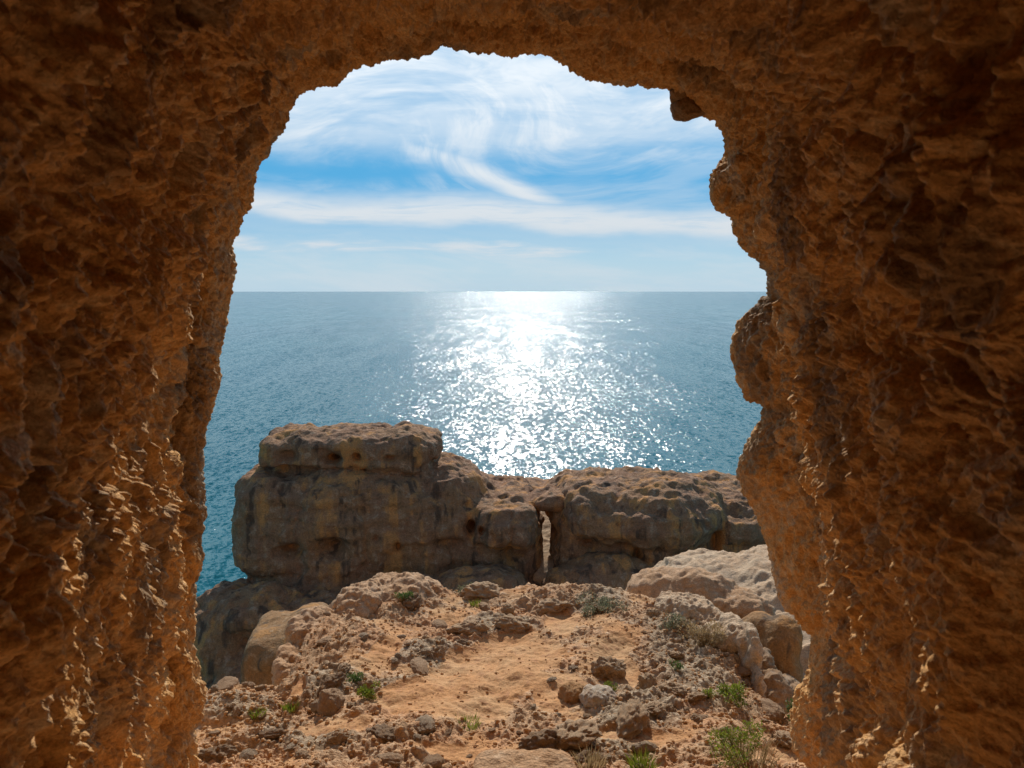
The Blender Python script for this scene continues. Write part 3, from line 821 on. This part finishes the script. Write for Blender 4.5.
# gravel: nobody could count it
def gravel():
    base = []
    for i in range(4):
        rs = np.random.RandomState(200 + i)
        bm = bmesh.new(); bmesh.ops.create_icosphere(bm, subdivisions=1, radius=1.)
        V = np.array([v.co[:] for v in bm.verts]) * (1 + rs.uniform(-.28, .28, (12, 1))); T = np.array([[v.index for v in f.verts] for f in bm.faces]); bm.free()
        base.append((V, T))
    Vs, Ts, k = [], [], 0
    idx = RNG.randint(0, len(GV), 45000); n = 0
    for i in idx:
        p = GV[i]
        if p[1] < 3.6 or p[1] > 8.6: continue
        if GA['crag'][i] < .2 and RNG.rand() > .12: continue
        s = .004 + .016 * RNG.rand() ** 2.5
        a = RNG.rand() * 6.28; c, sn = math.cos(a), math.sin(a)
        V, T = base[RNG.randint(4)]
        sc = V * s * np.array([1, .8, .65])
        q = np.stack([sc[:, 0] * c - sc[:, 1] * sn, sc[:, 0] * sn + sc[:, 1] * c, sc[:, 2]], 1) + p + np.array([0, 0, s * .25])
        Vs.append(q); Ts.append(T + k); k += len(V); n += 1
        if n > 13000: break
    o = mesh_world('gravel', np.vstack(Vs), np.vstack(Ts), M['crumb'], origin=(0, 0, 0), smooth=False)
    tag(o, 'loose gravel and crumbs of rock strewn over the ledge', 'gravel', kind='stuff')
gravel()

# ------------------------------------------------------------------ plants
def blades(n, r, h, wd, lean=.5, seed=0):
    rs = np.random.RandomState(seed); V, Fc = [], []
    for i in range(n):
        a = rs.rand() * 6.283; d = r * math.sqrt(rs.rand())
        b = np.array([math.cos(a) * d, math.sin(a) * d, -.01]); ha = rs.rand() * 6.283
        hh = h * (.5 + .6 * rs.rand()); ln = lean * hh * (d / r * .8 + .3 * rs.rand())
        dirv = np.array([math.cos(a), math.sin(a), 0]); sd = np.array([math.cos(ha), math.sin(ha), 0]) * wd
        p1 = b + np.array([0, 0, hh * .55]) + dirv * ln * .35; p2 = b + np.array([0, 0, hh]) + dirv * ln
        k = len(V)
        V += [b - sd, b + sd, p1 + sd * .8, p1 - sd * .8, p2 + sd * .15, p2 - sd * .15]
        Fc += [(k, k + 1, k + 2, k + 3), (k + 3, k + 2, k + 4, k + 5)]
    return np.array(V), np.array(Fc)
def leaves(n, rx, rz, sz, seed=0, el=2.2, shell=.45):
    rs = np.random.RandomState(seed); V, Fc = [], []
    cl = [(rs.uniform(-.7, .7) * rx, rs.uniform(-.7, .7) * rx, rs.uniform(.25, .8) * rz, rs.uniform(.25, .5) * rx) for _ in range(9)]
    for i in range(n):
        c = cl[rs.randint(len(cl))]
        d = rs.normal(size=3); d /= np.linalg.norm(d); rr = c[3] * (shell + (1 - shell) * rs.rand())
        p = np.array([c[0], c[1], c[2]]) + d * rr * np.array([1, 1, .8])
        p[2] = max(p[2], .0)
        t = d + rs.normal(size=3) * .6 + np.array([0, 0, .5]); t /= np.linalg.norm(t)
        s = np.cross(t, rs.normal(size=3)); s /= np.linalg.norm(s)
        L = sz * el * (.6 + .7 * rs.rand()); W_ = sz * .5
        k = len(V); V += [p, p + t * L * .5 + s * W_, p + t * L, p + t * L * .5 - s * W_]; Fc.append((k, k + 1, k + 2, k + 3))
    return np.array(V), np.array(Fc)
def stems(n, r, h, seed=0, wd=.0025):
    rs = np.random.RandomState(seed); V, Fc = [], []
    for i in range(n):
        a = rs.rand() * 6.283; d = r * rs.rand(); tip = np.array([math.cos(a) * d, math.sin(a) * d, h * (.5 + .5 * rs.rand())])
        b = tip * np.array([.1, .1, 0]) - np.array([0, 0, .02])
        m = b + (tip - b) * .5 + rs.normal(size=3) * .1 * r
        k = len(V)
        for p, ww in ((b, wd), (m, wd * .8), (tip, wd * .3)):
            for j in range(3):
                an = j * 2.094; V.append(p + np.array([math.cos(an), math.sin(an), 0]) * ww)
        for s_ in (0, 3):
            for j in range(3): Fc.append((k + s_ + j, k + s_ + (j + 1) % 3, k + s_ + 3 + (j + 1) % 3, k + s_ + 3 + j))
    return np.array(V), np.array(Fc)
def tuft(name, label, cat, px, py, r, h, mat, n=160, wd=.003, seed=0, lean=.6, flowers=0, group=None):
    hp = hit(px, py)
    t = empty(name, hp) if flowers else None
    V, Fc = blades(n, r, h, wd, lean, seed)
    me = mkmesh('blades', V, Fc, mat, smooth=False)
    if not flowers:
        o = link(name, me, hp); tag(o, label, cat, group); return o
    link('blades', me, (0, 0, 0), t)
    V, Fc = leaves(flowers, r * 1.1, h, .010, seed + 1, 1.2, .8)
    link('flowers', mkmesh('flowers', V, Fc, M['flower'], smooth=False), (0, 0, 0), t)
    return tag(t, label, cat, group)
def bush(name, label, cat, px, py, r, h, mat, n=500, sz=.012, seed=0, stem_mat='dry', ns=26, el=2.2, group=None):
    hp = hit(px, py); t = empty(name, hp)
    V, Fc = stems(ns, r, h, seed); link('stems', mkmesh('stems', V, Fc, M[stem_mat], smooth=False), (0, 0, 0), t)
    V, Fc = leaves(n, r, h, sz, seed + 3, el); link('foliage', mkmesh('foliage', V, Fc, mat, smooth=False), (0, 0, 0), t)
    return tag(t, label, cat, group)
bush('green_shrub', 'bright green shrub, largest plant, at the lower right near the cave wall', 'shrub', 742, 758, .20, .14, M['leaf'], 1500, .009, 5)
tuft('grass_tuft', 'long green and straw blades growing through the largest green shrub', 'grass tuft', 750, 764, .13, .2, M['dry'], 130, .0025, 8)
bush('green_shrub', 'bright green leafy shrub under the grey rock fin', 'shrub', 732, 703, .12, .14, M['leaf'], 800, .010, 15)
bush('green_shrub', 'yellow-green sprig in the shade between dark rocks, left of the leafy shrub under the fin', 'shrub', 708, 698, .05, .08, M['leaf'], 150, .008, 25)
bush('green_plant', 'green plant creeping at the foot of the right cave wall beside tan boulder', 'shrub', 795, 722, .10, .14, M['leaf_dark'], 500, .010, 35)
bush('low_bush', 'upper of the two green bushes on the left slope of the ledge', 'bush', 357, 684, .09, .09, M['leaf_dark'], 600, .008, 45)
bush('low_bush', 'lower and brighter of the two green bushes on the left slope of the ledge', 'bush', 369, 697, .09, .09, M['leaf'], 600, .008, 55)
tuft('grass_tuft', 'low yellow-green tuft at the lower edge of the sand patch', 'grass tuft', 462, 724, .12, .04, M['leaf'], 190, .003, 65)
bush('small_plant', 'small green plant on the right side of the pale domed boulder', 'plant', 611, 693, .05, .08, M['leaf'], 260, .008, 75)
bush('dry_bush', 'dry straw-coloured bush spreading above the dark rocks on the right', 'bush', 706, 646, .24, .20, M['dry'], 900, .008, 85, ns=120, el=4)
bush('dry_bush', 'small straw-coloured sprig right of the grey mat on the crest', 'bush', 672, 628, .12, .12, M['leaf_grey'], 500, .008, 95, ns=40, el=3)
bush('mat_plant', 'grey-green mat plant spread flat on the crest', 'plant', 597, 608, .26, .045, M['leaf_grey'], 2600, .010, 105, el=1.6)
bush('low_bush', 'dark green sprig beside the dark stone on the crest', 'bush', 404, 603, .09, .12, M['leaf_dark'], 500, .010, 115)
tuft('grass_tuft', 'small green tuft just right of the crest boulder', 'grass tuft', 476, 605, .05, .06, M['leaf'], 90, .003, 125)
bush('low_bush', 'dark olive bush leaning on the left of the crest boulder', 'bush', 466, 588, .12, .10, M['leaf_grey'], 500, .010, 135)
tuft('grass_tuft', 'yellowish tuft at the bottom edge of the view, right of centre', 'grass tuft', 642, 768, .07, .09, M['leaf'], 160, .003, 145)
tuft('grass_tuft', 'tiny green tuft near the left drop of the lower ledge', 'grass tuft', 258, 715, .05, .06, M['leaf'], 110, .003, 155)
tuft('grass_tuft', 'green tuft at the foot of the brown corner boulder', 'grass tuft', 291, 710, .045, .07, M['leaf'], 110, .003, 165)
bush('small_plant', 'green sprig on top of the pale knobbly flat-topped rock', 'plant', 672, 606, .06, .06, M['leaf'], 180, .008, 175)
bush('small_plant', 'green leaves growing on the shaded rocks below the dry bush', 'plant', 677, 668, .06, .05, M['leaf_dark'], 220, .008, 185)
tuft('grass_tuft', 'dry straw tuft at the lower edge, left of the yellowish tuft', 'grass tuft', 590, 766, .09, .09, M['dry'], 150, .003, 195)

# ------------------------------------------------------------------ sky
def build_world():
    wd = bpy.data.worlds.new('World'); scene.world = wd; wd.use_nodes = True
    nt = NT(wd.node_tree); bg = wd.node_tree.nodes['Background']
    sky = nt.new('ShaderNodeTexSky', sky_type='NISHITA'); sky.sun_disc = False
    sky.sun_elevation = math.radians(SUN_EL); sky.sun_rotation = math.radians(SUN_AZ)
    sky.air_density = 1.0; sky.dust_density = .3; sky.ozone_density = 2.2; sky.altitude = 0
    tc = nt.new('ShaderNodeTexCoord'); D = tc.outputs['Generated']
    x, y, z = nt.xyz(D)
    az = nt.m('MULTIPLY', nt.m('ARCTAN2', x, y), 57.2958); el = nt.m('MULTIPLY', nt.m('ARCSINE', z), 57.2958)
    # domain for wisps: streaky along azimuth, warped
    Wp = nt.comb(nt.m('MULTIPLY', az, .05), nt.m('MULTIPLY', el, .16), 0)
    warp = nt.vm('SCALE', nt.vm('SUBTRACT', nt.noise(Wp, 1.3, 3, .5, col=True), (.5, .5, .5)), .5)
    W2 = nt.vm('ADD', Wp, warp)
    wisp = nt.noise(nt.vm('MULTIPLY', W2, (1, 2.2, 1)), 2.2, 5, .6, .15)
    sx = nt.m('ADD', az, 1.5); sy = nt.m('MULTIPLY', nt.m('SUBTRACT', el, 11.), 1.5)
    r2 = nt.m('ADD', nt.m('MULTIPLY', sx, sx), nt.m('MULTIPLY', sy, sy))
    ang = nt.m('ADD', nt.m('MULTIPLY', nt.m('POWER', 2.718, nt.m('MULTIPLY', r2, -.014)), 1.55), .18)
    cs, sn = nt.m('COSINE', ang), nt.m('SINE', ang)
    ux = nt.m('SUBTRACT', nt.m('MULTIPLY', sx, cs), nt.m('MULTIPLY', sy, sn))
    uy = nt.m('ADD', nt.m('MULTIPLY', sx, sn), nt.m('MULTIPLY', sy, cs))
    WR = nt.comb(nt.m('MULTIPLY', ux, .04), nt.m('MULTIPLY', uy, .13), 0)
    diag = nt.noise(nt.vm('ADD', WR, nt.vm('SCALE', warp, .7)), 2.6, 5, .62, .15)
    fib = nt.noise(nt.vm('MULTIPLY', nt.vm('ADD', W2, (4, 2, 0)), (1, 3.4, 1)), 3.6, 5, .62, .1)
    puff = nt.noise(nt.vm('ADD', W2, (9, 5, 0)), 2.8, 4, .6, .3)
    wob = nt.m('MULTIPLY', nt.m('SUBTRACT', nt.noise(nt.vm('ADD', Wp, (2, 7, 0)), 1.8, 4, .55), .5), 2.6)
    el2 = nt.m('ADD', el, wob)
    def band(e0, k, wd_, a0, a1, fade=4., ee=None):
        c = nt.m('SUBTRACT', ee or el2, nt.m('ADD', nt.m('MULTIPLY', az, k), e0))
        g = nt.m('POWER', 2.718, nt.m('MULTIPLY', nt.m('POWER', nt.m('ABSOLUTE', nt.m('DIVIDE', c, wd_)), 2.2), -1.))
        lo = nt.mapr(az, a0 - fade, a0 + fade); hi = nt.mapr(az, a1 + fade, a1 - fade)
        return nt.m('MULTIPLY', g, nt.m('MULTIPLY', lo, hi))
    cov = nt.m('ADD', nt.m('MULTIPLY', nt.mapr(wisp, .36, .66), .14), nt.m('MULTIPLY', nt.mapr(diag, .4, .66), .32))
    # thin veil that thickens upwards
    cov = nt.m('ADD', cov, nt.m('MULTIPLY', nt.mapr(el, 8.0, 11.5), nt.mapr(puff, .3, .62, .36, .62)))
    A = band(5.0, -.045, 1.25, -60, 60)
    cov = nt.m('MAXIMUM', cov, nt.m('MULTIPLY', A, nt.mapr(fib, .25, .55, .62, 1.)))
    S = band(6.9, -.40, .95, -9, 5, 4)       # the diagonal wisp falling to the right
    cov = nt.m('MAXIMUM', cov, nt.m('MULTIPLY', S, nt.mapr(diag, .35, .6, .45, .97)))
    Cc = band(11.2, -.1, 2.2, -9, 3, 5)
    cov = nt.m('MAXIMUM', cov, nt.m('MULTIPLY', Cc, nt.mapr(diag, .36, .6, .35, .9)))
    T = band(14.6, -.02, 2.6, -7, 8, 4)
    cov = nt.m('MAXIMUM', cov, nt.m('MULTIPLY', T, nt.mapr(puff, .3, .6, .55, .97)))
    B = band(2.9, -.012, .38, -22, 5, 3)
    cov = nt.m('MAXIMUM', cov, nt.m('MULTIPLY', B, nt.mapr(fib, .35, .6, .3, .9)))
    # clear strips
    G1 = band(8.0, -.02, .72, -40, -5, 3)
    G2 = band(3.95, -.05, .45, -40, 12, 5)
    G3 = band(8.4, -.1, 1.0, 5, 22, 4)
    for g, a in ((G1, .93), (G2, .6), (G3, .3)):
        cov = nt.m('MULTIPLY', cov, nt.m('SUBTRACT', 1., nt.m('MULTIPLY', g, a)))
    # the high and rearward sky is clearer than the bright part round the sun
    cov = nt.m('MULTIPLY', cov, nt.m('MULTIPLY', nt.mapr(el, 21, 15.5, .12, 1), nt.mapr(nt.m('ABSOLUTE', az), 50, 100, 1, .3)))
    skc = nt.new('ShaderNodeHueSaturation'); skc.inputs['Saturation'].default_value = 1.0
    nt.put(skc.inputs['Color'], sky.outputs[0])
    # clear air low over the sea: deep cyan blue paling to the horizon
    lowc = nt.mix(nt.mapr(el, 0, 8.), (4.3, 6.4, 7.8, 1), (.35, 3.7, 7.2, 1))
    col = nt.mix(nt.mapr(el, 45, 20, 0, .9), skc.outputs[0], lowc)
    hz = nt.mapr(el, 2.6, .0, 0, .6)
    col = nt.mix(hz, col, (4.6, 6.3, 7.6, 1))
    glow = nt.mapr(el, 2, 16, 7.6, 10.0)
    col = nt.mix(nt.m('MINIMUM', cov, .97), col, nt.comb(nt.m('MULTIPLY', glow, .90), nt.m('MULTIPLY', glow, .97), nt.m('MULTIPLY', glow, 1.03)))
    nt.put(bg.inputs[0], col); bg.inputs[1].default_value = .1
build_world()

sun = bpy.data.lights.new('sun', 'SUN'); sun.energy = 4.6; sun.angle = math.radians(.53); sun.color = (1, .95, .87)
so = bpy.data.objects.new('sun', sun); COL.objects.link(so)
ea, aa = math.radians(SUN_EL), math.radians(SUN_AZ)
sd = Vector((math.cos(ea) * math.sin(aa), math.cos(ea) * math.cos(aa), math.sin(ea)))
so.rotation_euler = sd.to_track_quat('Z', 'Y').to_euler(); so.location = (0, 30, 40)

cam = bpy.data.cameras.new('camera'); co = bpy.data.objects.new('camera', cam); COL.objects.link(co)
cam.sensor_width = 36; cam.lens = 36 * F / 1024; cam.clip_start = .05; cam.clip_end = 100000
co.location = (0, 0, CAMZ); co.rotation_euler = (math.radians(90) - PITCH, 0, 0)
cam.dof.use_dof = True; cam.dof.focus_distance = 14.; cam.dof.aperture_fstop = 6.3
scene.camera = co
vs_ = scene.view_settings; vs_.view_transform = 'Standard'; vs_.look = 'None'; vs_.exposure = .0; vs_.gamma = 1
scene.render.resolution_x = 1024; scene.render.resolution_y = 768
scene.cycles.max_bounces = 8; scene.cycles.diffuse_bounces = 3; scene.cycles.glossy_bounces = 3
